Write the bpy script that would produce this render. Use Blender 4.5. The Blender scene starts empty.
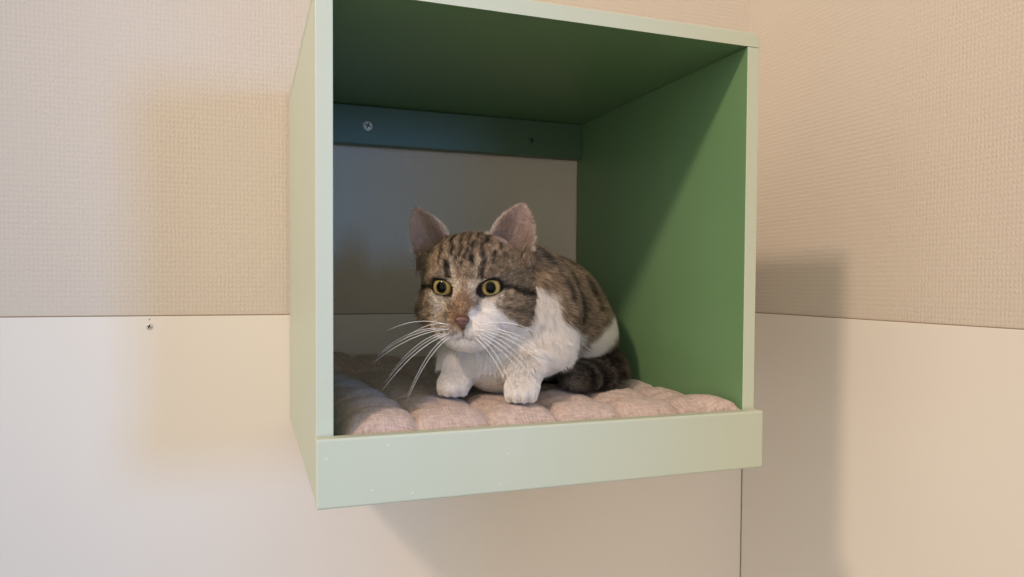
import bpy, bmesh, math, random
import numpy as np
from mathutils import Matrix, Vector

random.seed(7)
rng = np.random.default_rng(7)
sc = bpy.context.scene

# ------------------------------------------------------------------ camera
cam_d = bpy.data.cameras.new('camera')
cam_o = bpy.data.objects.new('camera', cam_d)
sc.collection.objects.link(cam_o)
cam_d.sensor_width = 36.0
cam_d.lens = 729.2 * 36.0 / 1024.0
cam_d.shift_y = 0.0157
cam_d.clip_start = 0.01
_yaw, _pitch, _roll = 0.34651, -0.02994, 0.00588
_f = Vector((math.sin(_yaw) * math.cos(_pitch), math.cos(_yaw) * math.cos(_pitch), math.sin(_pitch)))
_r = Vector((math.cos(_yaw), -math.sin(_yaw), 0))
_u = _r.cross(_f)
_c, _s = math.cos(_roll), math.sin(_roll)
_r, _u = _c * _r + _s * _u, -_s * _r + _c * _u
M = Matrix((( _r.x, _u.x, -_f.x, -0.0422), (_r.y, _u.y, -_f.y, -0.8371), (_r.z, _u.z, -_f.z, 0.1518), (0, 0, 0, 1)))
cam_o.matrix_world = M
sc.camera = cam_o

# ------------------------------------------------------------------ world, lights, exposure
w = bpy.data.worlds.new('world'); sc.world = w
w.use_nodes = True
# the rest of the room: dim low down, a pale lit ceiling and upper walls above
_n, _l = w.node_tree.nodes, w.node_tree.links
_tc = _n.new('ShaderNodeTexCoord'); _sp = _n.new('ShaderNodeSeparateXYZ'); _l.new(_tc.outputs['Generated'], _sp.inputs[0])
_mr = _n.new('ShaderNodeMapRange'); _mr.interpolation_type = 'SMOOTHSTEP'
_mr.inputs['From Min'].default_value = 0.15; _mr.inputs['From Max'].default_value = 0.75
_mr.inputs['To Min'].default_value = 0.43; _mr.inputs['To Max'].default_value = 0.66
_l.new(_sp.outputs[2], _mr.inputs['Value'])
# and the bright front-left side of the room
_dt = _n.new('ShaderNodeVectorMath'); _dt.operation = 'DOT_PRODUCT'; _l.new(_tc.outputs['Generated'], _dt.inputs[0]); _dt.inputs[1].default_value = (-0.66, -0.75, 0.05)
_m2 = _n.new('ShaderNodeMapRange'); _m2.interpolation_type = 'SMOOTHSTEP'
_m2.inputs['From Min'].default_value = 0.45; _m2.inputs['From Max'].default_value = 1.0; _m2.inputs['To Max'].default_value = 1.1
_l.new(_dt.outputs['Value'], _m2.inputs['Value'])
_ad = _n.new('ShaderNodeMath'); _ad.operation = 'ADD'; _l.new(_mr.outputs[0], _ad.inputs[0]); _l.new(_m2.outputs[0], _ad.inputs[1])
_l.new(_ad.outputs[0], _n['Background'].inputs[1])
_n['Background'].inputs[0].default_value = (1.0, 0.94, 0.86, 1)

def lamp(name, kind, loc, power, col, **kw):
    d = bpy.data.lights.new(name, kind); d.energy = power; d.color = col
    for k, v in kw.items(): setattr(d, k, v)
    o = bpy.data.objects.new(name, d); sc.collection.objects.link(o); o.location = loc
    return o
# warm lamp under the ceiling, front left of the cubby
kl = lamp('ceiling_lamp_light', 'SPOT', (-1.17, -1.29, 1.41), 108.0, (1.0, 0.77, 0.60), shadow_soft_size=0.09, spot_size=math.radians(47), spot_blend=1.0)
kl.rotation_euler = (Vector((0.60, -0.14, 0.10)) - kl.location).to_track_quat('-Z', 'Y').to_euler()
# daylight from a window further along the right-hand wall
wl = lamp('window_daylight', 'AREA', (1.20, -2.90, 0.38), 42.0, (0.15, 0.44, 1.0), shape='RECTANGLE', size=0.42, size_y=0.50)
wl.rotation_euler = (math.radians(90), 0, math.radians(23))    # faces the corner; the end of the right-hand wall cuts it off
sc.view_settings.view_transform = 'Standard'
sc.view_settings.look = 'None'
sc.view_settings.exposure = -0.08
sc.view_settings.gamma = 1.0
sc.view_settings.use_curve_mapping = False
try:
    sc.cycles.use_denoising = True
    sc.cycles.max_bounces = 8
    sc.cycles.transparent_max_bounces = 8
except Exception:
    pass

# ------------------------------------------------------------------ material helpers
def lin(r, g, b):
    def c(v):
        v /= 255.0
        return v / 12.92 if v <= 0.04045 else ((v + 0.055) / 1.055) ** 2.4
    return (c(r), c(g), c(b), 1)

class NT:
    def __init__(s, name):
        s.m = bpy.data.materials.new(name); s.m.use_nodes = True
        s.n = s.m.node_tree.nodes; s.l = s.m.node_tree.links
        s.b = s.n['Principled BSDF']
    def add(s, t, **kw):
        n = s.n.new(t)
        for k, v in kw.items():
            if hasattr(n, k) and not k[0].isupper(): setattr(n, k, v)
            else: n.inputs[k].default_value = v
        return n
    def link(s, a, b): s.l.new(a, b)
    def obj(s): return s.add('ShaderNodeTexCoord').outputs['Object']
    def noise(s, vec, scale, detail=3, rough=0.5):
        n = s.add('ShaderNodeTexNoise'); n.inputs['Scale'].default_value = scale
        n.inputs['Detail'].default_value = detail; n.inputs['Roughness'].default_value = rough
        s.link(vec, n.inputs['Vector']); return n.outputs[0]
    def mapping(s, vec, scale=(1, 1, 1), rot=(0, 0, 0)):
        n = s.add('ShaderNodeMapping'); n.inputs['Scale'].default_value = scale; n.inputs['Rotation'].default_value = rot
        s.link(vec, n.inputs['Vector']); return n.outputs[0]
    def math(s, op, a, b=None, c=None):
        n = s.add('ShaderNodeMath'); n.operation = op
        for i, v in enumerate((a, b, c)):
            if v is None: continue
            if isinstance(v, (int, float)): n.inputs[i].default_value = v
            else: s.link(v, n.inputs[i])
        return n.outputs[0]
    def mix(s, fac, a, b):
        n = s.add('ShaderNodeMix'); n.data_type = 'RGBA'
        if isinstance(fac, (int, float)): n.inputs[0].default_value = fac
        else: s.link(fac, n.inputs[0])
        for i, v in ((6, a), (7, b)):
            if isinstance(v, tuple): n.inputs[i].default_value = v
            else: s.link(v, n.inputs[i])
        return n.outputs[2]
    def ramp(s, fac, stops):
        n = s.add('ShaderNodeValToRGB'); e = n.color_ramp.elements
        while len(e) < len(stops): e.new(0.5)
        for el, (p, c) in zip(e, stops): el.position = p; el.color = c if isinstance(c, tuple) else (c, c, c, 1)
        s.link(fac, n.inputs[0]); return n.outputs[0]
    def bump(s, h, strength, dist):
        n = s.add('ShaderNodeBump'); n.inputs['Strength'].default_value = strength; n.inputs['Distance'].default_value = dist
        s.link(h, n.inputs['Height']); s.link(n.outputs[0], s.b.inputs['Normal']); return n
    def col(s, c):
        if isinstance(c, tuple): s.b.inputs['Base Color'].default_value = c
        else: s.link(c, s.b.inputs['Base Color'])
    def set(s, rough=0.5, spec=0.5, **kw):
        s.b.inputs['Roughness'].default_value = rough
        s.b.inputs['Specular IOR Level'].default_value = spec
        for k, v in kw.items(): s.b.inputs[k].default_value = v

def mat_wallpaper(name, axis):
    t = NT(name); o = t.obj()
    # woven glass-fibre paper: a slightly irregular grid of tiny knots
    sp = t.add('ShaderNodeSeparateXYZ'); t.link(o, sp.inputs[0])
    jit = t.noise(o, 140, 2)
    u = t.math('ADD', sp.outputs[0 if axis == 'y' else 1], t.math('MULTIPLY', jit, 0.0030))
    v = t.math('ADD', sp.outputs[2], t.math('MULTIPLY', t.noise(t.mapping(o, rot=(0.4, 0.9, 0.2)), 130, 2), 0.0030))
    k = t.math('MULTIPLY', t.math('ABSOLUTE', t.math('SINE', t.math('MULTIPLY', u, math.pi / 0.0040))), t.math('ABSOLUTE', t.math('SINE', t.math('MULTIPLY', v, math.pi / 0.0052))))
    h = t.math('ADD', t.math('MULTIPLY', k, 0.75), t.math('MULTIPLY', t.noise(o, 520, 2), 0.9))
    h = t.math('MULTIPLY', h, t.math('ADD', 0.35, t.noise(o, 14, 2)))
    t.bump(h, 0.36, 0.0012)
    big = t.noise(o, 5, 2)
    t.col(t.mix(big, lin(199, 187, 173), lin(205, 193, 178)))
    t.set(0.75, 0.25)
    return t.m

def mat_panel():
    t = NT('painted_panel'); o = t.obj()
    t.col(t.mix(t.noise(o, 4, 2), lin(222, 213, 202), lin(227, 219, 208)))
    t.bump(t.noise(o, 260, 2), 0.06, 0.001); t.set(0.42, 0.4)
    return t.m

def mat_paint(name, c1, c2, rough, spec=0.5):
    t = NT(name); o = t.obj()
    st = t.noise(t.mapping(o, scale=(6, 60, 160)), 2.0, 3)
    t.col(t.mix(t.noise(o, 16, 4), c1, c2))
    h = t.math('ADD', t.math('MULTIPLY', st, 0.6), t.math('MULTIPLY', t.noise(o, 300, 2), 0.35))
    t.bump(h, 0.10, 0.0012); t.set(rough, spec)
    return t.m

def mat_plain(name, c, rough=0.5, spec=0.5, **kw):
    t = NT(name); t.col(t.mix(t.noise(t.obj(), 120, 2), c, tuple(min(1, x * 1.08) for x in c[:3]) + (1,))); t.set(rough, spec, **kw)
    return t.m

def mat_linen():
    t = NT('cushion_linen'); o = t.obj()
    wv = t.math('MULTIPLY', t.noise(t.mapping(o, scale=(900, 120, 120)), 1, 2), 1.0)
    wh = t.math('MULTIPLY', t.noise(t.mapping(o, scale=(120, 900, 120)), 1, 2), 1.0)
    wsum = t.math('ADD', wv, wh)
    f = t.ramp(t.math('MULTIPLY', wsum, 0.5), [(0.32, 0.0), (0.68, 1.0)])
    t.col(t.mix(f, lin(164, 142, 133), lin(210, 189, 177)))
    t.bump(wsum, 0.35, 0.0008); t.set(0.95, 0.1)
    t.b.inputs['Sheen Weight'].default_value = 0.15
    return t.m

# ------------------------------------------------------------------ object helpers
def link_mesh(name, me, mats, parent=None):
    o = bpy.data.objects.new(name, me); sc.collection.objects.link(o)
    for m in (mats if isinstance(mats, (list, tuple)) else [mats]): me.materials.append(m)
    if parent is not None: o.parent = parent
    return o
def empty(name, loc, label, cat):
    o = bpy.data.objects.new(name, None); sc.collection.objects.link(o); o.location = loc
    o['label'] = label; o['category'] = cat; o.empty_display_size = 0.05
    return o
def box_bm(x0, x1, y0, y1, z0, z1, bev=0.0, seg=2):
    bm = bmesh.new()
    bmesh.ops.create_cube(bm, size=1.0, matrix=Matrix.Translation(((x0 + x1) / 2, (y0 + y1) / 2, (z0 + z1) / 2)) @ Matrix.Diagonal((x1 - x0, y1 - y0, z1 - z0, 1)))
    if bev: bmesh.ops.bevel(bm, geom=list(bm.edges), offset=bev, segments=seg, affect='EDGES', profile=0.5)
    return bm
def bm_obj(name, bm, mats, parent=None, inner=None, smooth=False):
    """inner: function of a face giving a material slot"""
    bm.normal_update()
    for f in bm.faces:
        if inner: f.material_index = inner(f)
        f.smooth = smooth
    me = bpy.data.meshes.new(name); bm.to_mesh(me); bm.free()
    return link_mesh(name, me, mats, parent)

# ------------------------------------------------------------------ setting
XC, ZP = 0.6011, 0.1148
PAPER_B, PAPER_R, PANEL = mat_wallpaper('woven_wallpaper_back', 'y'), mat_wallpaper('woven_wallpaper_right', 'x'), mat_panel()
FLOORM = mat_plain('floor_vinyl', lin(150, 135, 118), 0.5)
def structure(o): o['kind'] = 'structure'; return o
structure(bm_obj('wall_back', box_bm(-2.6, XC + 0.10, 0.003, 0.10, -1.10, 1.52), PAPER_B))
structure(bm_obj('wall_right', box_bm(XC + 0.003, XC + 0.10, -1.40, 0.003, -1.10, 1.52), PAPER_R))
structure(bm_obj('floor', box_bm(-2.6, XC + 0.10, -3.0, 0.10, -1.20, -1.10), FLOORM))
PT = 0.0025
trim_b = structure(bm_obj('trim_1', box_bm(-2.6, XC - 0.0002, 0.0005, 0.003, -1.10, ZP, 0.0006), PANEL))
trim_r = structure(bm_obj('trim_2', box_bm(XC + 0.0004, XC + 0.003, -1.40, -0.0004, -1.10, ZP - 0.0020, 0.0006), PANEL))
EDGE_SHADE = mat_plain('panel_edge_shadow', lin(140, 124, 104), 0.8)  # thin dark strips whose colour stands for the shadow line above the panels
structure(bm_obj('edge_shade_1', box_bm(-2.6, XC - 0.0002, 0.0012, 0.003, ZP + 0.0001, ZP + 0.0011), EDGE_SHADE))
structure(bm_obj('edge_shade_2', box_bm(XC + 0.0012, XC + 0.003, -1.40, -0.0004, ZP - 0.0019, ZP - 0.0011), EDGE_SHADE))

# ------------------------------------------------------------------ screw builder
STEEL = mat_plain('screw_steel', lin(215, 213, 206), 0.5, 0.5, Metallic=0.2)
DARK = mat_plain('screw_recess', lin(28, 27, 25), 0.8)
PSCREW = mat_plain('painted_screw', lin(205, 198, 188), 0.45)
def screw(name, loc, r, mats, parent, axis='y', washer=True):
    """pan head with a cross recess; looks along -y"""
    bm = bmesh.new()
    N = 24
    prof = [(0.0, 0.30), (0.45, 0.29), (0.8, 0.2), (1.0, 0.0)]
    rings = []
    for q, h in prof[1:]:
        rings.append([bm.verts.new((r * q * math.cos(2 * math.pi * i / N), -r * h * 1.1, r * q * math.sin(2 * math.pi * i / N))) for i in range(N)])
    c = bm.verts.new((0, -r * 0.34, 0))
    for i in range(N):
        bm.faces.new((c, rings[0][i], rings[0][(i + 1) % N]))
        for a, b in zip(rings, rings[1:]): bm.faces.new((a[i], b[i], b[(i + 1) % N], a[(i + 1) % N]))
    bmesh.ops.recalc_face_normals(bm, faces=bm.faces)
    o = bm_obj(name, bm, mats[0], parent, smooth=True); o.location = loc
    bm = bmesh.new()
    for ang in (20, 110):
        m = Matrix.Translation((0, -r * 0.33, 0)) @ Matrix.Rotation(math.radians(ang), 4, 'Y') @ Matrix.Diagonal((r * 1.15, r * 0.12, r * 0.24, 1))
        bmesh.ops.create_cube(bm, size=1.0, matrix=m)
    rc = bm_obj('cross_recess', bm, mats[1], o)
    return o
screw('screw', (-0.1394, 0.0006, 0.1042), 0.0038, (PSCREW, DARK), trim_b)
screw('screw', (-0.1392, 0.0006, 0.1118), 0.0012, (PSCREW, DARK), trim_b)

# ------------------------------------------------------------------ cubby
W, H, D, T = 0.357, 0.3593, 0.3321, 0.0117
LH, LT = 0.0473, 0.0112
GREEN = mat_paint('deep_green_paint', lin(104, 138, 96), lin(109, 144, 100), 0.38, 0.5)
SAGE = mat_paint('pale_sage_paint', lin(186, 192, 171), lin(191, 196, 176), 0.45, 0.45)
cub = empty('cat_cubby', (W / 2, 0, 0), 'green open fronted wall box with pale sage rim, holding the cat and its cushion', 'cat cubby')
def rel(o): o.location = Vector(o.location) - Vector((W / 2, 0, 0)); return o
def panel(name, dims, fn, bev=0.0006): return rel(bm_obj(name, box_bm(*dims, bev), [SAGE, GREEN], cub, fn))
lp = panel('side_panel', (0, T, -D, -0.0005, 0, H - T - 0.0002), lambda f: 1 if f.normal.x > 0.9 else 0)
rp = panel('side_panel', (W - T, W, -D, -0.0005, 0, H - T - 0.0002), lambda f: 1 if f.normal.x < -0.9 else 0)
# top board with the two outer long edges rounded over
bm = box_bm(0, W, -D, -0.0005, H - T, H)
ee = [e for e in bm.edges if all(v.co.z > H - 0.001 for v in e.verts) and abs(e.verts[0].co.x - e.verts[1].co.x) < 1e-5]
bmesh.ops.bevel(bm, geom=ee, offset=0.006, segments=5, affect='EDGES', profile=0.5)
ee = [e for e in bm.edges if all(v.co.y < -D + 1e-4 for v in e.verts) and not all(v.co.z < H - T + 1e-5 for v in e.verts)]
bmesh.ops.bevel(bm, geom=ee, offset=0.0010, segments=2, affect='EDGES', profile=0.5)
rel(bm_obj('top_panel', bm, [SAGE, GREEN], cub, lambda f: 1 if f.normal.z < -0.9 else 0))
panel('bottom_panel', (T + 0.0002, W - T - 0.0002, -D, -0.0005, 0.0005, T), lambda f: 1 if f.normal.z > 0.9 else 0)
lip = rel(bm_obj('front_lip', box_bm(-0.001, W + 0.001, -D - LT, -D - 0.0002, 0, LH, 0.0016, 3), SAGE, cub))
RZ1, RZ0, RT = H - T - 0.0005, 0.3045, 0.0151
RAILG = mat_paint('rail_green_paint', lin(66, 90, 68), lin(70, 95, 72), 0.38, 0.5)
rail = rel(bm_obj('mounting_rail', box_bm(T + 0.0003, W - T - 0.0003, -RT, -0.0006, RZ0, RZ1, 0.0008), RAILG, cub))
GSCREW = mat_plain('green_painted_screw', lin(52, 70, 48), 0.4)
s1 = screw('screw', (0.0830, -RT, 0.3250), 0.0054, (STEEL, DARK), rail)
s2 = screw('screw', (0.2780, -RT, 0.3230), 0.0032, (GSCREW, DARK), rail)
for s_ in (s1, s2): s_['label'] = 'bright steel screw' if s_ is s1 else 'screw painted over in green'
# filled nail heads on the lip
FILL = mat_plain('nail_filler', lin(206, 212, 196), 0.6)
for (x, z) in ((0.006, 0.034), (0.047, 0.040), (0.134, 0.028), (0.128, 0.006), (0.036, 0.010), (0.064, 0.0058)):
    bm = bmesh.new(); bmesh.ops.create_uvsphere(bm, u_segments=10, v_segments=6, radius=0.0008)
    for v in bm.verts: v.co.y *= 0.35
    o = bm_obj('nail_head', bm, FILL, lip, smooth=True); o.location = (x, -D - LT, z)

# ------------------------------------------------------------------ cushion
CX0, CX1, CY0, CY1, FLZ = T + 0.003, W - T - 0.0006, -D + 0.001, -0.006, T + 0.0008
def cushion():
    N = 168; n = 6.0
    u = np.linspace(-1, 1, N); U, V = np.meshgrid(u, u, indexing='ij')
    # rounded-square outline
    def edge(a): return np.clip(1 - np.abs(a) ** 12, 0, 1)
    prof = (edge(U) * edge(V)) ** 0.42
    ci, cj = (U + 1) * n / 2 + 0.08 * np.sin(2.3 * V), (V + 1) * n / 2 + 0.10 * np.sin(2.0 * U + 0.5)
    puff = (np.abs(np.sin(np.pi * ci)) * np.abs(np.sin(np.pi * cj))) ** 0.28
    # fine wrinkles, radiating from the tufts
    wr = 0.0008 * np.sin(34 * U + 6 * np.sin(9 * V)) * np.sin(27 * V + 3 * np.cos(11 * U))
    X = (CX0 + CX1) / 2 + (CX1 - CX0) / 2 * U
    Y = (CY0 + CY1) / 2 + (CY1 - CY0) / 2 * V
    lift = 0.030 * np.clip((V - 0.55) / 0.45, 0, 1) ** 1.5 * np.clip(1.1 - (U + 1) * 0.5, 0.2, 1) + 0.022 * np.clip((U - 0.80) / 0.2, 0, 1) * np.clip((-V - 0.70) / 0.3, 0, 1)
    lift += 0.004 * np.clip((-U - 0.6) / 0.4, 0, 1)
    base = 0.012
    top = FLZ + base + prof * (0.0215 + 0.0115 * puff) + wr * prof + lift
    bot = FLZ + base * (1 - prof) + lift * (1 - prof)
    # settles under the cat
    G = 0.003; K = 140
    lowz = np.full((K, K), 9.0)
    np.minimum.at(lowz, (np.clip((V_CAT[:, 0] / G).astype(int), 0, K - 1), np.clip(((V_CAT[:, 1] + 0.40) / G).astype(int), 0, K - 1)), V_CAT[:, 2])
    gx, gy = np.clip((X / G).astype(int), 0, K - 1), np.clip(((Y + 0.40) / G).astype(int), 0, K - 1)
    lw = np.minimum.reduce([lowz[np.clip(gx + i, 0, K - 1), np.clip(gy + j, 0, K - 1)] for i in (-3, -2, -1, 0, 1, 2, 3) for j in (-3, -2, -1, 0, 1, 2, 3)])
    top = np.minimum(top, np.where(lw < 1, lw - 0.0012, 9))
    for _ in range(2):
        top[1:-1, 1:-1] = np.minimum(top[1:-1, 1:-1], 0.2 * (top[1:-1, 1:-1] + top[2:, 1:-1] + top[:-2, 1:-1] + top[1:-1, 2:] + top[1:-1, :-2]) + 0.0006)
    top = np.maximum(top, bot)
    vs = np.concatenate([np.stack([X, Y, top], -1).reshape(-1, 3), np.stack([X, Y, bot], -1).reshape(-1, 3)])
    idx = np.arange(N * N).reshape(N, N)
    q = np.stack([idx[:-1, :-1], idx[1:, :-1], idx[1:, 1:], idx[:-1, 1:]], -1).reshape(-1, 4)
    qb = q[:, ::-1] + N * N
    faces = q.tolist() + qb.tolist()
    border = idx[:, 0].tolist() + idx[-1, 1:].tolist() + idx[-2::-1, -1].tolist() + idx[0, -2:0:-1].tolist()
    L = len(border)
    for i in range(L):
        a_, b_ = border[i], border[(i + 1) % L]
        faces.append((b_, a_, a_ + N * N, b_ + N * N))
    me = bpy.data.meshes.new('cushion'); me.from_pydata(vs.tolist(), [], faces)
    me.shade_smooth(); me.update()
    return me
# ------------------------------------------------------------------ the cat: implicit surface helpers
def norm(v): v = np.asarray(v, float); return v / np.linalg.norm(v)
class Field:
    def __init__(s, lo, hi, h):
        s.lo = np.array(lo, float); s.h = h
        s.n = np.ceil((np.array(hi) - s.lo) / h).astype(int) + 1
        s.ax = [(s.lo[i] + h * np.arange(s.n[i])).astype(np.float32) for i in range(3)]
        s.d = np.full(s.n, 0.05, np.float32)
    def sub(s, c, r):
        a = np.maximum(0, np.floor((np.array(c) - r - s.lo) / s.h).astype(int)); b = np.minimum(s.n, np.ceil((np.array(c) + r - s.lo) / s.h).astype(int) + 1)
        sl = tuple(slice(a[i], b[i]) for i in range(3))
        X, Y, Z = np.meshgrid(s.ax[0][sl[0]], s.ax[1][sl[1]], s.ax[2][sl[2]], indexing='ij')
        return sl, X, Y, Z
    def union(s, sl, e, k):
        d = s.d[sl]; h = np.clip(0.5 + 0.5 * (d - e) / k, 0, 1)
        s.d[sl] = d * (1 - h) + e * h - k * h * (1 - h)
    def cut(s, sl, e, k):
        d = s.d[sl]; m = -e; h = np.clip(0.5 - 0.5 * (d - m) / k, 0, 1)
        s.d[sl] = d * (1 - h) + m * h + k * h * (1 - h)
    def ell(s, c, r, R=None, k=0.012, cut=False):
        r = np.array(r, float); sl, X, Y, Z = s.sub(c, r.max() + 0.03)
        P = np.stack([X - c[0], Y - c[1], Z - c[2]], -1).astype(np.float32)
        if R is not None: P = P @ np.asarray(R, np.float32)      # columns of R are the local axes
        k0 = np.linalg.norm(P / r, axis=-1); k1 = np.linalg.norm(P / (r * r), axis=-1) + 1e-9
        e = (k0 * (k0 - 1) / k1).astype(np.float32)
        (s.cut if cut else s.union)(sl, e, k)
    def cap(s, a, b, ra, rb, k=0.012, cut=False):
        a, b = np.array(a, float), np.array(b, float); c = (a + b) / 2
        sl, X, Y, Z = s.sub(c, np.linalg.norm(b - a) / 2 + max(ra, rb) + 0.03)
        P = np.stack([X - a[0], Y - a[1], Z - a[2]], -1); ba = b - a
        t = np.clip((P @ ba) / (ba @ ba), 0, 1)
        e = (np.linalg.norm(P - t[..., None] * ba, axis=-1) - (ra + (rb - ra) * t)).astype(np.float32)
        (s.cut if cut else s.union)(sl, e, k)
    def chain(s, pts, rad, k=0.012):
        for i in range(len(pts) - 1): s.cap(pts[i], pts[i + 1], rad[i], rad[i + 1], k if i else k)
    def mesh(s, smooth=2):
        d = s.d; ins = d < 0
        c = [(i, j, k) for i in (0, 1) for j in (0, 1) for k in (0, 1)]
        n = np.array(d.shape) - 1
        def v(o, a): return a[o[0]:o[0] + n[0], o[1]:o[1] + n[1], o[2]:o[2] + n[2]]
        cnt = sum(v(o, ins).astype(np.int8) for o in c)
        act = (cnt > 0) & (cnt < 8)
        ii = np.argwhere(act); vid = np.full(act.shape, -1, np.int64); vid[act] = np.arange(len(ii))
        acc = np.zeros((len(ii), 3)); wsum = np.zeros(len(ii))
        for p in range(8):
            for q in range(p + 1, 8):
                df = np.abs(np.array(c[p]) - np.array(c[q]))
                if df.sum() != 1: continue
                dp = d[tuple((ii + c[p]).T)]; dq = d[tuple((ii + c[q]).T)]
                m = (dp < 0) != (dq < 0)
                t = np.where(m, dp / np.where(m, dp - dq, 1), 0)
                acc += np.where(m[:, None], np.array(c[p]) + t[:, None] * (np.array(c[q]) - np.array(c[p])), 0); wsum += m
        vert = s.lo + s.h * (ii + acc / wsum[:, None])
        F = []
        for ax in range(3):
            o1, o2 = [(1, 2), (2, 0), (0, 1)][ax]
            sh = [slice(1, -1)] * 3; sh[ax] = slice(0, d.shape[ax] - 1)
            nx = list(sh); nx[ax] = slice(1, d.shape[ax])
            a = ins[tuple(sh)]; b = ins[tuple(nx)]
            e = np.argwhere(a != b); off = np.array([1, 1, 1]); off[ax] = 0; e = e + off
            sgn = ins[tuple(e.T)]
            A = np.zeros(3, int); B = A.copy(); B[o1] = 1; C_ = A.copy(); C_[o1] = 1; C_[o2] = 1; D_ = A.copy(); D_[o2] = 1
            q = np.stack([vid[tuple((e - k_).T)] for k_ in (C_, D_, A, B)], 1)
            q[~sgn] = q[~sgn][:, ::-1]
            F.append(q)
        F = np.concatenate(F)
        for _ in range(smooth):
            a = np.zeros_like(vert); n_ = np.zeros(len(vert))
            for x, y in ((0, 1), (1, 2), (2, 3), (3, 0)):
                np.add.at(a, F[:, x], vert[F[:, y]]); np.add.at(n_, F[:, x], 1)
                np.add.at(a, F[:, y], vert[F[:, x]]); np.add.at(n_, F[:, y], 1)
            vert = vert + 0.5 * (a / n_[:, None] - vert)
        return vert, F
def to_mesh(name, V, F):
    me = bpy.data.meshes.new(name)
    me.vertices.add(len(V)); me.vertices.foreach_set('co', V.astype(np.float32).ravel())
    me.loops.add(len(F) * 4); me.loops.foreach_set('vertex_index', F.astype(np.int32).ravel())
    me.polygons.add(len(F)); me.polygons.foreach_set('loop_start', np.arange(0, len(F) * 4, 4, dtype=np.int32))
    me.update(calc_edges=True); me.validate(); me.shade_smooth(); me.update()
    return me

# ---- cat frames: body axis and head frame (columns: hx to the cat's left, hy forward, hz up)
FW = norm((-0.69, -0.724, 0)); LF = np.array([-FW[1], FW[0], 0.0])
UP = np.array([0, 0, 1.0])
BO = np.array([0.205, -0.190, 0.0])            # middle of the trunk on the ground
def B(a, l, z): return BO + a * FW + l * LF + z * UP
_hy = math.radians(26); _hp = math.radians(-4)
hyv = norm((-math.sin(_hy) * math.cos(_hp), -math.cos(_hy) * math.cos(_hp), math.sin(_hp)))
hxv = norm((-hyv[1], hyv[0], 0)); hxv = -hxv if hxv @ LF < 0 else hxv
hzv = np.cross(hxv, hyv); hzv = hzv if hzv[2] > 0 else -hzv
HR = np.stack([hxv, hyv, hzv], 1)
HC = np.array([0.1313, -0.2613, 0.1500])
def Hd(x, y, z): return HC + HR @ np.array([x, y, z], float)
BR = np.stack([LF, FW, UP], 1)

EARS = {}
def ear(F_, sgn, base, axis, face, Hh, w0):
    c = Hd(*base); eu = HR @ norm(axis); ed = HR @ norm(face); ed = norm(ed - (ed @ eu) * eu); ew = np.cross(eu, ed)
    EARS[sgn] = (c, eu, ed, ew, Hh, w0)
    sl, X, Y, Z = F_.sub(c + eu * Hh / 2, Hh * 0.9)
    P = np.stack([X, Y, Z], -1) - c
    u_, d_, w_ = P @ eu, P @ ed, P @ ew
    un = np.clip(u_ / Hh, -0.4, 1)
    wu = w0 * np.where(un > 0, np.clip(1 - np.clip(un, 0, 1) ** 2.3, 0, 1) ** 0.72, 1 + 0.1 * np.abs(un))
    q = np.clip(w_ / (wu + 0.002), -1.2, 1.2)
    sheet = -0.011 * (1 - q * q) * (1 - 0.6 * np.clip(un, 0, 1)) + 0.002
    e = np.maximum.reduce([np.abs(d_ - sheet) * 0.8 - 0.0014, (np.abs(w_) - wu) * 0.8, -u_ - 0.014, u_ - Hh]).astype(np.float32)
    F_.union(sl, e, 0.003)

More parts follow.
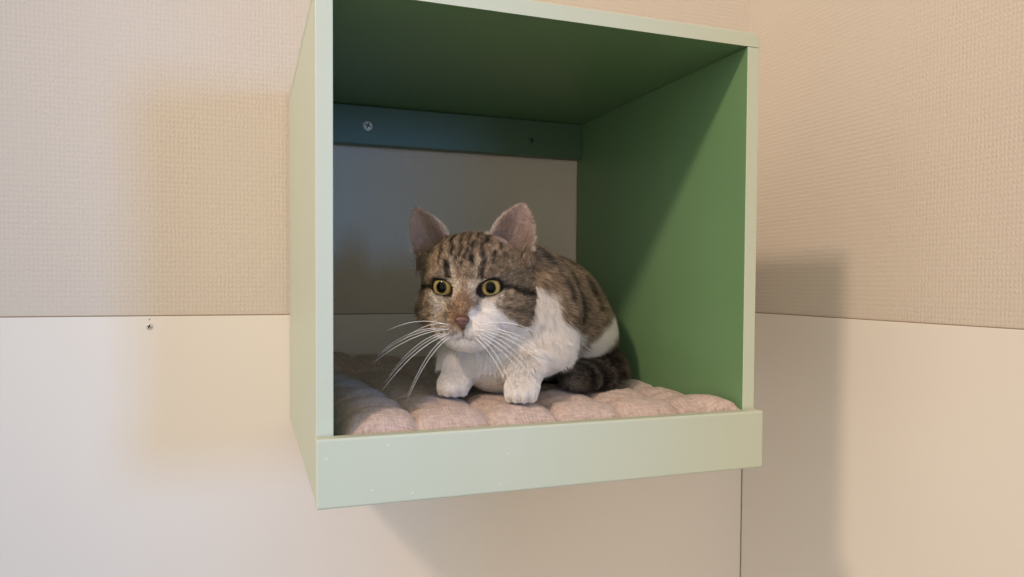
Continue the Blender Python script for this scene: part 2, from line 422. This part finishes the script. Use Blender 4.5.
TAIL = [B(-0.098, 0.010, 0.080), B(-0.094, 0.040, 0.074), B(-0.070, 0.060, 0.068), B(-0.038, 0.071, 0.066), B(-0.005, 0.074, 0.066), B(0.030, 0.064, 0.066)]
def build_cat():
    F_ = Field((0.045, -0.375, 0.035), (0.345, -0.03, 0.235), 0.0015)
    # trunk
    F_.ell(B(-0.042, 0, 0.117), (0.055, 0.075, 0.060), BR, 0.02)
    F_.ell(B(-0.066, 0, 0.106), (0.052, 0.054, 0.056), BR, 0.02)
    F_.ell(B(0.024, 0, 0.129), (0.052, 0.070, 0.056), BR, 0.02)
    F_.ell(B(0.058, 0, 0.104), (0.046, 0.044, 0.046), BR, 0.02)
    # chest and neck
    F_.ell(B(0.072, 0.004, 0.100), (0.036, 0.034, 0.036), BR, 0.015)
    F_.cap(B(0.042, 0, 0.137), Hd(0, -0.018, -0.012), 0.044, 0.033, 0.02)
    # haunches
    for sgn in (-1, 1):
        F_.ell(B(-0.058, 0.041 * sgn, 0.092), (0.025, 0.050, 0.042), BR, 0.012)
        F_.cap(B(-0.055, 0.058 * sgn, 0.068), B(0.0, 0.058 * sgn, 0.066), 0.011, 0.012, 0.01)     # hind foot flat along the ground
        F_.ell(B(0.012, 0.058 * sgn, 0.066), (0.013, 0.018, 0.010), BR, 0.006)
        # shoulder blade
        F_.ell(B(0.038, 0.034 * sgn, 0.117), (0.020, 0.032, 0.038), BR, 0.018)
    # front legs: elbow tucked, forearm down to the paw
    for (pw, el, sh) in (((0.1205, -0.248, 0.0), B(0.054, -0.032, 0.092), B(0.045, -0.03, 0.11)), ((0.1635, -0.2935, 0.0), B(0.052, 0.042, 0.096), B(0.045, 0.035, 0.114))):
        pw = np.array(pw); wrist = pw + np.array([0.006, 0.008, 0.081])
        F_.cap(sh, el, 0.025, 0.018, 0.015)
        F_.cap(el, wrist, 0.0170, 0.0120, 0.012)
        d = norm(0.35 * FW + 0.65 * norm((-0.3, -0.95, 0))); l = np.array([-d[1], d[0], 0])
        F_.cap(wrist, pw + 0.001 * d + np.array([0, 0, 0.070]), 0.0118, 0.0112, 0.008)
        R_ = np.stack([l, d, UP], 1)
        F_.ell(pw + 0.005 * d + np.array([0, 0, 0.0675]), (0.0128, 0.016, 0.0092), R_, 0.006)
        for q, t in ((-0.0088, 0.011), (-0.0031, 0.0155), (0.0031, 0.0155), (0.0088, 0.011)):       # toes
            F_.ell(pw + l * q + d * t + np.array([0, 0, 0.0655]), (0.0040, 0.0075, 0.0066), R_, 0.0018)
    # tail curled along the flank
    F_.chain(TAIL, [0.014, 0.013, 0.0125, 0.012, 0.011, 0.009], 0.006)
    # head
    F_.ell(Hd(0, -0.006, 0.004), (0.0412, 0.044, 0.0372), HR, 0.008)
    F_.ell(Hd(0, 0.010, 0.016), (0.028, 0.026, 0.020), HR, 0.010)
    for sgn in (-1, 1):
        F_.ell(Hd(0.0236 * sgn, 0.008, -0.019), (0.0195, 0.025, 0.0210), HR, 0.010)     # cheek
        F_.ell(Hd(0.018 * sgn, 0.024, 0.0105), (0.012, 0.012, 0.0065), HR, 0.006)       # brow
        F_.ell(Hd(0.0115 * sgn, 0.0365, -0.0295), (0.0150, 0.0150, 0.0108), HR, 0.008)  # whisker pad
        F_.ell(Hd(0.022 * sgn, 0.024, -0.013), (0.011, 0.012, 0.008), HR, 0.006)        # under the eye
    F_.cap(Hd(0, 0.026, 0.012), Hd(0, 0.0450, -0.0170), 0.0115, 0.0075, 0.006)          # bridge
    F_.ell(Hd(0, 0.0275, -0.0415), (0.0165, 0.0150, 0.0090), HR, 0.010)                 # chin
    F_.cap(Hd(0, 0.0545, -0.0265), Hd(0, 0.0500, -0.0360), 0.0008, 0.0008, 0.002, cut=True)
    for sgn in (-1, 1): F_.cap(Hd(0, 0.0500, -0.0362), Hd(0.010 * sgn, 0.0450, -0.0392), 0.0005, 0.0004, 0.002, cut=True)
    ear(F_, 1, (0.0275, -0.006, 0.026), (0.36, -0.10, 1), (0.45, 0.9, 0.05), 0.0438, 0.0195)
    ear(F_, -1, (-0.0318, -0.006, 0.025), (-0.48, -0.05, 1), (-0.35, 0.93, 0.05), 0.0428, 0.0185)
    for sgn in (-1, 1):
        F_.ell(Hd(0.0187 * sgn, 0.0375, 0.0002), (0.0086, 0.012, 0.0060), np.stack([norm(hxv * math.cos(0.26) + sgn * hzv * math.sin(0.26)), hyv, norm(hzv * math.cos(0.26) - sgn * hxv * math.sin(0.26))], 1), 0.0022, cut=True)   # eye opening
    return F_.mesh(2)
V, F = build_cat()
V_CAT = V
cu = link_mesh('cushion', cushion(), mat_linen())
cu['label'] = 'square tufted pinkish beige cushion lying in the green box under the cat'; cu['category'] = 'cushion'



def vnormals(V, F):
    fn = np.cross(V[F[:, 2]] - V[F[:, 0]], V[F[:, 3]] - V[F[:, 1]])
    N = np.zeros_like(V)
    for i in range(4): np.add.at(N, F[:, i], fn)
    return N / (np.linalg.norm(N, axis=1, keepdims=True) + 1e-12), np.linalg.norm(fn, axis=1) / 2

# ---- coat colours as a function of place on the body
_g = rng.random((64, 64, 64)).astype(np.float32)
def vnoise(P, s):
    Q = P * s + 100.0; i = np.floor(Q).astype(int); f = Q - i; f = f * f * (3 - 2 * f); i = i % 64; j = (i + 1) % 64
    def g(a, b, c): return _g[a[:, 0], b[:, 1], c[:, 2]]
    x0 = g(i, i, i) * (1 - f[:, 0]) + g(j, i, i) * f[:, 0]; x1 = g(i, j, i) * (1 - f[:, 0]) + g(j, j, i) * f[:, 0]
    x2 = g(i, i, j) * (1 - f[:, 0]) + g(j, i, j) * f[:, 0]; x3 = g(i, j, j) * (1 - f[:, 0]) + g(j, j, j) * f[:, 0]
    return (x0 * (1 - f[:, 1]) + x1 * f[:, 1]) * (1 - f[:, 2]) + (x2 * (1 - f[:, 1]) + x3 * f[:, 1]) * f[:, 2]
def ss(x, a, b): t = np.clip((x - a) / (b - a), 0, 1); return t * t * (3 - 2 * t)
def L3(*c): return np.array(lin(*c)[:3])
def seg_d(x, z, pts):
    d = np.full(len(x), 9.0)
    for (x0, z0), (x1, z1) in zip(pts, pts[1:]):
        vx, vz = x1 - x0, z1 - z0; t = np.clip(((x - x0) * vx + (z - z0) * vz) / (vx * vx + vz * vz), 0, 1)
        d = np.minimum(d, np.hypot(x - x0 - t * vx, z - z0 - t * vz))
    return d
TAILP = np.array(TAIL)
def tail_d(P):
    d = np.full(len(P), 9.0); T_ = np.zeros((len(P), 3)); S_ = np.zeros(len(P))
    for i in range(len(TAILP) - 1):
        a, b = TAILP[i], TAILP[i + 1]; ba = b - a; t = np.clip(((P - a) @ ba) / (ba @ ba), 0, 1)
        q = np.linalg.norm(P - a - t[:, None] * ba, axis=1); m = q < d
        d[m] = q[m]; T_[m] = norm(ba); S_[m] = i + t[m]
    return d, T_, S_
CW, CB, CD, CT, CR = L3(240, 233, 226), L3(160, 138, 114), L3(24, 20, 17), L3(214, 198, 178), L3(146, 114, 88)
def regions(P):
    h = (P - HC) @ HR; b = P - BO
    ba, bl, bz = b @ FW, b @ LF, P[:, 2]
    hd = np.sqrt((h[:, 0] / 0.047) ** 2 + ((h[:, 1] - 0.004) / 0.052) ** 2 + ((h[:, 2] + 0.004) / 0.050) ** 2)
    earm = np.zeros(len(P)); eari = np.zeros(len(P)); ear_u = np.zeros(len(P)); earw = np.zeros(len(P))
    for sgn, (c, eu, ed, ew, Hh, w0) in EARS.items():
        q = P - c; u_, d_, w_ = q @ eu, q @ ed, q @ ew
        m = (u_ > np.where(np.abs(w_) < 0.6 * w0, 0.004, 0.0068)) & (u_ < Hh + 0.004) & (np.abs(w_) < w0 + 0.004) & (np.abs(d_) < 0.016) & (h[:, 2] > 0.022)
        un = np.clip(u_ / Hh, 0, 1); wu = w0 * np.clip(1 - un ** 2.3, 0, 1) ** 0.72
        sheet = -0.011 * (1 - np.clip(w_ / (wu + 0.002), -1.2, 1.2) ** 2) * (1 - 0.6 * un) + 0.002
        earm[m] = 1; earw[m] = (np.abs(w_) / (wu + 0.0015))[m]; eari[m] = np.where(d_ > sheet, 1, 0)[m]; ear_u[m] = un[m]
    head = ((hd < 1.12) & (h[:, 2] > -0.052)).astype(float); head = np.maximum(head, earm)
    td, tt, ts = tail_d(P)
    tail = (td < 0.019) & (bz < 0.088) & (ts > 0.35)
    return h, ba, bl, bz, head, earm, eari, ear_u, earw, tail, tt, ts
def coat(P, N):
    """returns mean colour, white weight, dark weight"""
    h, ba, bl, bz, head, earm, eari, ear_u, earw, tail, tt, ts = regions(P)
    x, y, z = h.T
    n1 = vnoise(P, 260.0); n2 = vnoise(P, 90.0); n3 = vnoise(P, 620.0)
    # --- body: ticked brown saddle, dark spine, broken stripes; white chest, legs and thigh patch
    st = np.sin(ba * 150 + 2.5 * (n2 - 0.5) + bl * 25)
    dark = 0.34 + 0.50 * ss(st, 0.1, 0.9) * ss(n2, 0.25, 0.6) + 0.35 * ss(0.022 - np.abs(bl), 0, 0.02) * (N[:, 2] > 0.3)
    wob = (n2 - 0.5) * 0.016 + (n1 - 0.5) * 0.006
    q = np.abs(bl) * 0.915 - ba * 0.40
    qb = np.interp(bz, [0.070, 0.080, 0.091, 0.105, 0.1185, 0.137, 0.150, 0.160], [0.036, 0.040, 0.046, 0.052, 0.032, 0.019, 0.011, -0.05])
    white = ss(qb - q + wob * 0.7, -0.003, 0.003) * ss(ba, -0.02, 0.0) * np.where(bz > 0.12, ss(0.85 - N[:, 2], 0, 0.2), 1)
    white = np.maximum(white, ss(0.066 + wob * 0.5 - bz, -0.003, 0.003) * (ba > 0.0))
    th = seg_d(q, bz + wob * 0.4, [(0.050, 0.080), (0.092, 0.1150)])
    white = np.maximum(white, ss(0.0085 - th, -0.002, 0.002) * (np.abs(bl) > 0.02) * (ba < 0.01))
    dark = np.maximum(dark, 0.9 * ss(0.098 - bz, 0, 0.01) * (ba < 0.0))
    white = np.where((N @ FW > 0.55) & (ba > 0.03) & (bz < 0.145), 1, white)
    white = white * ss(0.172 - bz, 0, 0.006)
    # --- head
    wx = x + (n2 - 0.5) * 0.004; wz = z + (n1 - 0.5) * 0.003
    top = np.interp(wx, [-0.05, -0.030, -0.018, -0.004, 0.002, 0.006, 0.010, 0.016, 0.021, 0.027, 0.034, 0.042, 0.06], [-0.0430, -0.0385, -0.0345, -0.0325, -0.0290, -0.016, -0.0115, -0.0090, -0.0115, -0.0180, -0.0250, -0.0360, -0.0400])
    hw = ss(top - wz, -0.0012, 0.0018) * (y > -0.012)
    hw = np.maximum(hw, ss(-0.0395 - wz, -0.001, 0.002))
    hdark = 0.20 + 0.22 * ss(n1, 0.45, 0.75)
    front = (y > -0.03)
    fz = ss(z, 0.012, 0.020)
    for cx, wd in ((0.0004, 0.0013), (0.0052, 0.0017), (-0.0060, 0.0016), (0.0122, 0.0018), (-0.0128, 0.0018), (0.0205, 0.0013), (-0.0200, 0.0013)):
        c = cx * (1 + 6 * np.clip(z - 0.02, 0, 0.04)) + 0.0014 * np.sin(z * 240 + cx * 900) + 0.005 * (n2 - 0.5)
        hdark = np.maximum(hdark, 0.95 * fz * ss(np.abs(x - c), wd * 1.6, wd * 0.5) * ss(n1, 0.02, 0.38))
    hdark = np.maximum(hdark, 0.55 * ss(z, 0.024, 0.036) * ss(n1, 0.35, 0.65))
    for cx in (-0.0150, 0.0135):
        hdark = np.maximum(hdark, 0.95 * ss(seg_d(x, z, [(cx * 0.85, 0.0080), (cx, 0.0190)]), 0.0036, 0.0018))
    for sgn in (-1, 1):
        hdark = np.maximum(hdark, 0.95 * ss(seg_d(x * sgn, z, [(0.028, 0.0005), (0.036, -0.0015), (0.046, -0.0095)]), 0.0028, 0.0012))
        hdark = np.maximum(hdark, 0.6 * ss(seg_d(x * sgn, z, [(0.030, -0.0150), (0.040, -0.0190), (0.047, -0.0240)]), 0.0028, 0.0008))
        hdark = np.maximum(hdark, 0.45 * ss(seg_d(x * sgn, z, [(0.030, 0.0130), (0.040, 0.0100)]), 0.0035, 0.0010))
    lite = 0.0 * x
    for sgn in (-1, 1):
        er = np.hypot((x - 0.0187 * sgn) / 0.0105, (z + 0.0002) / 0.0090)
        lite = np.maximum(lite, 0.75 * ss(er, 1.9, 1.25) * (z < 0.007) * (x * sgn < 0.028))
        lite = np.maximum(lite, 0.5 * ss(seg_d(x * sgn, z, [(0.0085, 0.010), (0.0095, 0.020)]), 0.0030, 0.0010))
    lite = np.maximum(lite, 0.65 * ss(seg_d(x, z, [(-0.017, -0.012), (-0.024, -0.026)]), 0.006, 0.002))
    lite = np.maximum(lite, 0.55 * ss(seg_d(x, z, [(-0.006, -0.031), (-0.014, -0.032)]), 0.009, 0.003))
    for sz in (-0.0260, -0.0300, -0.0340):
        hdark = np.maximum(hdark, 0.6 * ss(np.abs(z - sz - 0.1 * (x + 0.012)), 0.0014, 0.0004) * (x < -0.006) * (x > -0.019) * (y > 0.03))
    rust = ss(np.abs(x) + 0.30 * np.clip(z + 0.016, 0, 1), 0.0120, 0.0060) * ss(z, 0.004, -0.008) * ss(z, -0.034, -0.024) * (y > 0.03)
    isd = head > 0
    # combine
    dk = np.where(isd, hdark, dark)
    dk = np.clip(dk + 0.25 * (n1 - 0.5) + 0.20 * (n3 - 0.5), 0, 1)
    C = CB * (1 - dk[:, None]) + CD * dk[:, None]
    lm = np.where(isd, lite, 0) * (1 - 0.5 * dk)
    C = C * (1 - lm[:, None]) + CT * lm[:, None]
    C = C * (1 - (isd * rust)[:, None] * 0.8) + CR * ((isd * rust)[:, None] * 0.8)
    wt = np.where(isd, hw, white)
    wt = np.where(tail, 0, wt)
    tb = 0.5 + 0.5 * np.sin(ts * 13.0)
    C = np.where(tail[:, None], L3(84, 76, 69) * (0.30 + 1.4 * tb[:, None]) * (0.5 + n1[:, None]), C)
    Cw = CW * (0.95 + 0.08 * (n1[:, None] - 0.5))
    C = C * (1 - wt[:, None]) + Cw * wt[:, None]
    # eye rims and mouth line
    for sgn in (-1, 1):
        er = np.hypot((x - 0.0187 * sgn) / 0.0100, (z + 0.0002 - 0.22 * sgn * (x - 0.0187 * sgn)) / 0.0076)
        k = ss(er, 1.13, 1.02) * (y > 0.015) * isd
        C = C * (1 - k[:, None]) + L3(30, 24, 20) * k[:, None]
    for sgn in (-1, 1):
        k = 0.55 * ss(seg_d(x * sgn, z, [(0.0, -0.027), (0.0, -0.0360), (0.006, -0.0380)]), 0.0012, 0.0005) * (y > 0.038)
        C = C * (1 - k[:, None]) + L3(96, 62, 56) * k[:, None]
    # inner ears
    k = earm * eari
    pk = L3(184, 157, 143) * (1 - 0.25 * (1 - ear_u[:, None]))
    C = C * (1 - 0.92 * k[:, None]) + pk * (0.92 * k[:, None])
    rim = 0.85 * earm * ss(earw, 0.80, 0.95)
    C = C * (1 - rim[:, None]) + L3(216, 202, 186) * rim[:, None]
    return C, wt

N, FA = vnormals(V, F)
Cc, Wt = coat(V, N)

cat = empty('cat', (0.205, -0.190, 0.040), 'brown tabby and white cat crouching on the cushion inside the green box', 'cat')
CO = np.array([0.205, -0.190, 0.040])
me = to_mesh('body', V - CO, F)
a = me.color_attributes.new('coat', 'FLOAT_COLOR', 'POINT')
a.data.foreach_set('color', np.concatenate([Cc * 0.85, np.ones((len(V), 1))], 1).astype(np.float32).ravel())
t = NT('cat_skin'); at = t.add('ShaderNodeAttribute'); at.attribute_name = 'coat'
t.col(t.mix(t.math('MULTIPLY', t.noise(t.obj(), 900, 2), 0.3), at.outputs['Color'], lin(60, 50, 42))); t.set(0.8, 0.2)
t.b.inputs['Subsurface Weight'].default_value = 0.0
body = link_mesh('body', me, t.m, cat)

# ---- fur
def fur():
    n_target = 380000
    fc = V[F].mean(1); fN = N[F].mean(1)
    hf = (fc - HC) @ HR
    hd = np.linalg.norm(hf / np.array([0.05, 0.06, 0.055]), axis=1)
    dens = FA * np.where(hd < 1.2, 2.2, 1.0)
    idx = rng.choice(len(F), n_target, p=dens / dens.sum())
    r1, r2 = rng.random((2, n_target, 1))
    q = V[F[idx]]; P = (q[:, 0] * (1 - r1) + q[:, 1] * r1) * (1 - r2) + (q[:, 3] * (1 - r1) + q[:, 2] * r1) * r2
    qn = N[F[idx]]; Nn = (qn[:, 0] * (1 - r1) + qn[:, 1] * r1) * (1 - r2) + (qn[:, 3] * (1 - r1) + qn[:, 2] * r1) * r2
    Nn /= np.linalg.norm(Nn, axis=1, keepdims=True)
    h, ba, bl, bz, head, earm, eari, ear_u, earw, tail, tt, ts = regions(P)
    x, y, z = h.T
    isd = head > 0
    # drop fur in the eye openings, on the nose and under the cat
    keep = np.ones(len(P), bool)
    for sgn in (-1, 1):
        er = np.hypot((x - 0.0187 * sgn) / 0.0100, (z + 0.0002 - 0.22 * sgn * (x - 0.0187 * sgn)) / 0.0076); keep &= ~((er < 1.06) & (y > 0.012))
    keep &= ~((np.abs(x) < 0.0062) & (z > -0.0280) & (z < -0.0190) & (y > 0.045))
    keep &= ~((earm > 0) & (eari > 0) & (rng.random(len(P)) > 0.45))
    # flow
    flow = np.tile(-FW, (len(P), 1)) + np.array([0, 0, -0.45])
    chest = ss(Nn @ FW, 0.15, 0.6) * (ba > 0.02)
    flow = flow * (1 - chest[:, None]) + np.array([0, 0, -1.0]) * chest[:, None]
    low = ss(0.085 - bz, 0, 0.015) * (ba > 0.0)
    flow = flow * (1 - low[:, None]) + np.array([0, 0, -1.0]) * low[:, None]
    hf_ = np.stack([x, np.minimum(1.6 * (y - 0.056), -0.012), np.where(z < -0.03, 0.25, 1.0) * (z + 0.018)], 1); hf_ /= np.linalg.norm(hf_, axis=1, keepdims=True)
    hfl = hf_ @ HR.T
    flow[isd] = hfl[isd]
    for sgn, (c, eu, ed, ew, Hh, w0) in EARS.items():
        m = (earm > 0) & (np.linalg.norm(P - c - eu * Hh / 2, axis=1) < Hh)
        flow[m] = eu + 0.45 * np.where((eari[m] > 0)[:, None], -np.sign((P[m] - c) @ ew)[:, None] * -ew, 0)
    flow[tail] = tt[tail]
    flow = flow - (flow * Nn).sum(1, keepdims=True) * Nn
    flow /= np.linalg.norm(flow, axis=1, keepdims=True) + 1e-9
    # length and lift
    ln = np.full(len(P), 0.0085); lf = np.full(len(P), 0.52)
    ln = np.where(chest > 0.3, 0.0085, ln); ln = np.where(low > 0.5, 0.0045, ln)
    ln = np.where((bz < 0.084) & (ba > 0.03), 0.0022, ln); ln = np.where((bz < 0.070) & (ba > 0.03), 0.0014, ln)
    face = 0.0028 + 0.0048 * ss(0.032 - y, 0, 0.045) + 0.004 * ss(np.abs(x), 0.032, 0.045) * ss(-z, 0.0, 0.02)
    face = np.where((y > 0.036), 0.0018, face)
    ln = np.where(isd, face, ln); lf = np.where(isd, 0.34, lf)
    ln = np.where(earm > 0, np.where(eari > 0, 0.0052 * (1.1 - ear_u) + 0.0008, 0.0022), ln); lf = np.where(earm > 0, np.where(eari > 0, 0.45, 0.22), lf)
    ln = np.where(tail, 0.0105, ln); lf = np.where(tail, 0.55, lf)
    ln = ln * (0.65 + 0.6 * rng.random(len(P)))
    # keep hairs out of the cushion
    ln = np.where((bz < 0.062) & (Nn[:, 2] < 0), 0.002, ln)
    C, wt = coat(P + rng.normal(0, 0.0007, P.shape), Nn)
    P, Nn, flow, ln, lf, C, wt = P[keep], Nn[keep], flow[keep], ln[keep], lf[keep], C[keep], wt[keep]
    n = len(P); K = 5
    cl = np.stack([vnoise(P, 210.0 + 37 * i) for i in range(3)], 1) - 0.5      # hairs of one lock lean together
    jit = rng.normal(0, 0.13, (n, 3)) + 0.35 * cl
    d0 = Nn * lf[:, None] + flow * (1 - lf[:, None]) + jit * 0.8
    d0 /= np.linalg.norm(d0, axis=1, keepdims=True)
    tk = np.linspace(0, 1, K)
    bend = flow * 0.45 - Nn * 0.25 + np.array([0, 0, -0.12])
    pts = P[:, None] + ln[:, None, None] * (tk[None, :, None] * d0[:, None] + (tk ** 2)[None, :, None] * bend[:, None] * 0.75)
    pts[:, 0] -= Nn * 0.0006
    pts[..., 2] = np.maximum(pts[..., 2], 0.0565)
    # ticked hair: dark root, pale band, dark tip, on the tabby coat only
    br = ((0.45 + 1.3 * rng.random(n) ** 1.8) * (0.25 + 0.85 * vnoise(P, 430.0) + 0.85 * vnoise(P, 800.0)))[:, None]
    tick = np.array([0.50, 0.75, 1.10, 1.30, 0.95])
    wr = np.array([0.90, 0.96, 1.0, 1.02, 1.02])
    em = (earm[keep] > 0)[:, None]
    br = np.where(em, 0.75 + 0.5 * rng.random(n)[:, None], br)
    g = (1 - wt)[:, None] * tick[None] * br + wt[:, None] * wr[None] * (0.95 + 0.1 * rng.random(n))[:, None]
    col = np.clip(C[:, None] * g[..., None], 0, 1)
    col = np.concatenate([col, np.ones((n, K, 1))], 2)
    cd = bpy.data.hair_curves.new('fur')
    cd.add_curves([K] * n)
    cd.attributes['position'].data.foreach_set('vector', (pts - CO).astype(np.float32).ravel())
    ra = cd.attributes.get('radius') or cd.attributes.new('radius', 'FLOAT', 'POINT')
    rad = np.tile(np.array([1.0, 0.95, 0.8, 0.5, 0.1]), (n, 1)) * (0.00011 + 0.00003 * (ln[:, None] > 0.007))
    ra.data.foreach_set('value', rad.astype(np.float32).ravel())
    ca = cd.attributes.new('coat', 'FLOAT_COLOR', 'POINT'); ca.data.foreach_set('color', col.astype(np.float32).ravel())
    t = NT('cat_fur'); at = t.add('ShaderNodeAttribute'); at.attribute_name = 'coat'
    t.col(at.outputs['Color']); t.set(0.55, 0.25)
    o = bpy.data.objects.new('fur', cd); sc.collection.objects.link(o); cd.materials.append(t.m); o.parent = body
    return o
fur()

# ---- eyes
def mat_eye():
    t = NT('cat_eye'); o = t.obj()
    sp = t.add('ShaderNodeSeparateXYZ'); t.link(o, sp.inputs[0])
    r = t.math('SQRT', t.math('ADD', t.math('POWER', t.math('MULTIPLY', sp.outputs[0], 1.12), 2), t.math('POWER', sp.outputs[2], 2)))
    fib = t.math('MULTIPLY', t.math('SUBTRACT', t.noise(t.mapping(o, scale=(1, 1, 1)), 700, 3), 0.5), 0.0008)
    rr = t.math('MULTIPLY', t.math('ADD', r, fib), 100.0)
    c = t.ramp(rr, [(0.0, lin(8, 8, 8)), (0.405, lin(6, 6, 6)), (0.445, lin(84, 72, 38)), (0.56, lin(162, 144, 92)), (0.74, lin(146, 124, 76)), (0.82, lin(60, 48, 26)), (0.88, lin(20, 16, 13))])
    t.col(c); t.set(0.05, 0.12)
    return t.m
EYE = mat_eye()
for sgn in (-1, 1):
    bm = bmesh.new(); bmesh.ops.create_uvsphere(bm, u_segments=32, v_segments=20, radius=0.0108)
    o = bm_obj('eye', bm, EYE, cat, smooth=True)
    Rm = Matrix([list(r) for r in HR]).to_4x4() @ Matrix.Rotation(math.radians(-6 * sgn), 4, 'Z')
    o.matrix_local = Matrix.Translation(Vector(Hd(0.0184 * sgn, 0.0234, 0.0002) - CO)) @ Rm

# ---- nose leather
def nose():
    f = Field((-0.012, -0.012, -0.012), (0.012, 0.012, 0.012), 0.0004)
    f.ell((0, 0, 0.0012), (0.0058, 0.0050, 0.0030), None, 0.002)
    f.ell((0, 0.0008, -0.0020), (0.0030, 0.0040, 0.0036), None, 0.0025)
    for s_ in (-1, 1):
        f.ell((0.0030 * s_, 0.0022, -0.0002), (0.0028, 0.0028, 0.0026), None, 0.0015)
        f.ell((0.0032 * s_, 0.0052, -0.0010), (0.0014, 0.0014, 0.0009), None, 0.0008, cut=True)
    f.cap((0, 0.0052, 0.0008), (0, 0.0048, -0.006), 0.0004, 0.0004, 0.0006, cut=True)
    v, q = f.mesh(2)
    t = NT('nose_leather'); t.col(t.mix(t.noise(t.obj(), 500, 3), lin(84, 54, 47), lin(104, 70, 61))); t.set(0.42, 0.5)
    t.bump(t.noise(t.obj(), 1800, 2), 0.3, 0.0004)
    o = link_mesh('nose', to_mesh('nose', v, q), t.m, cat)
    o.matrix_local = Matrix.Translation(Vector(Hd(0, 0.0515, -0.0232) - CO)) @ Matrix([list(r) for r in HR]).to_4x4()
nose()

# ---- whiskers
WH = NT('whisker_white'); WH.col(lin(245, 242, 238)); WH.set(0.35, 0.5)
def tube(pts, r0, r1, n=6):
    bm = bmesh.new(); rings = []
    for i, p in enumerate(pts):
        tan = norm(pts[min(i + 1, len(pts) - 1)] - pts[max(i - 1, 0)]); a_ = norm(np.cross(tan, (0.3, 0.2, 0.9))); b_ = np.cross(tan, a_)
        r = r0 + (r1 - r0) * i / (len(pts) - 1)
        rings.append([bm.verts.new(p + r * (math.cos(2 * math.pi * k / n) * a_ + math.sin(2 * math.pi * k / n) * b_)) for k in range(n)])
    for A, B_ in zip(rings, rings[1:]):
        for k in range(n): bm.faces.new((A[k], A[(k + 1) % n], B_[(k + 1) % n], B_[k]))
    bm.faces.new(rings[0][::-1]); bm.faces.new(rings[-1])
    return bm
def whisker(root, d, L, droop):
    r = Hd(*root); dv = HR @ norm(d); pts = [r + dv * (L * t_) + np.array([0, 0, -droop]) * t_ ** 2 - 0.0 * hyv for t_ in np.linspace(0, 1, 12)]
    bm_obj('whisker', tube([p - CO for p in pts], 0.00022, 0.00007), WH.m, cat, smooth=True)
for sgn in (-1, 1):
    k = 0
    for row in range(4):
        for c in range(3 if row in (1, 2) else 2):
            rz = -0.0265 - 0.0034 * row; rx = (0.010 + 0.0030 * c) * sgn
            ry = 0.0530 - 0.0022 * c - 0.0015 * (row > 2)
            L = 0.034 + 0.012 * ((c * 7 + row * 3) % 4) / 3 + (0.010 if row in (1, 2) else 0.0)
            whisker((rx, ry, rz), (1.0 * sgn, 0.28 - 0.16 * c, 0.25 - 0.30 * row + 0.05 * c), L, 0.018 + 0.003 * row)
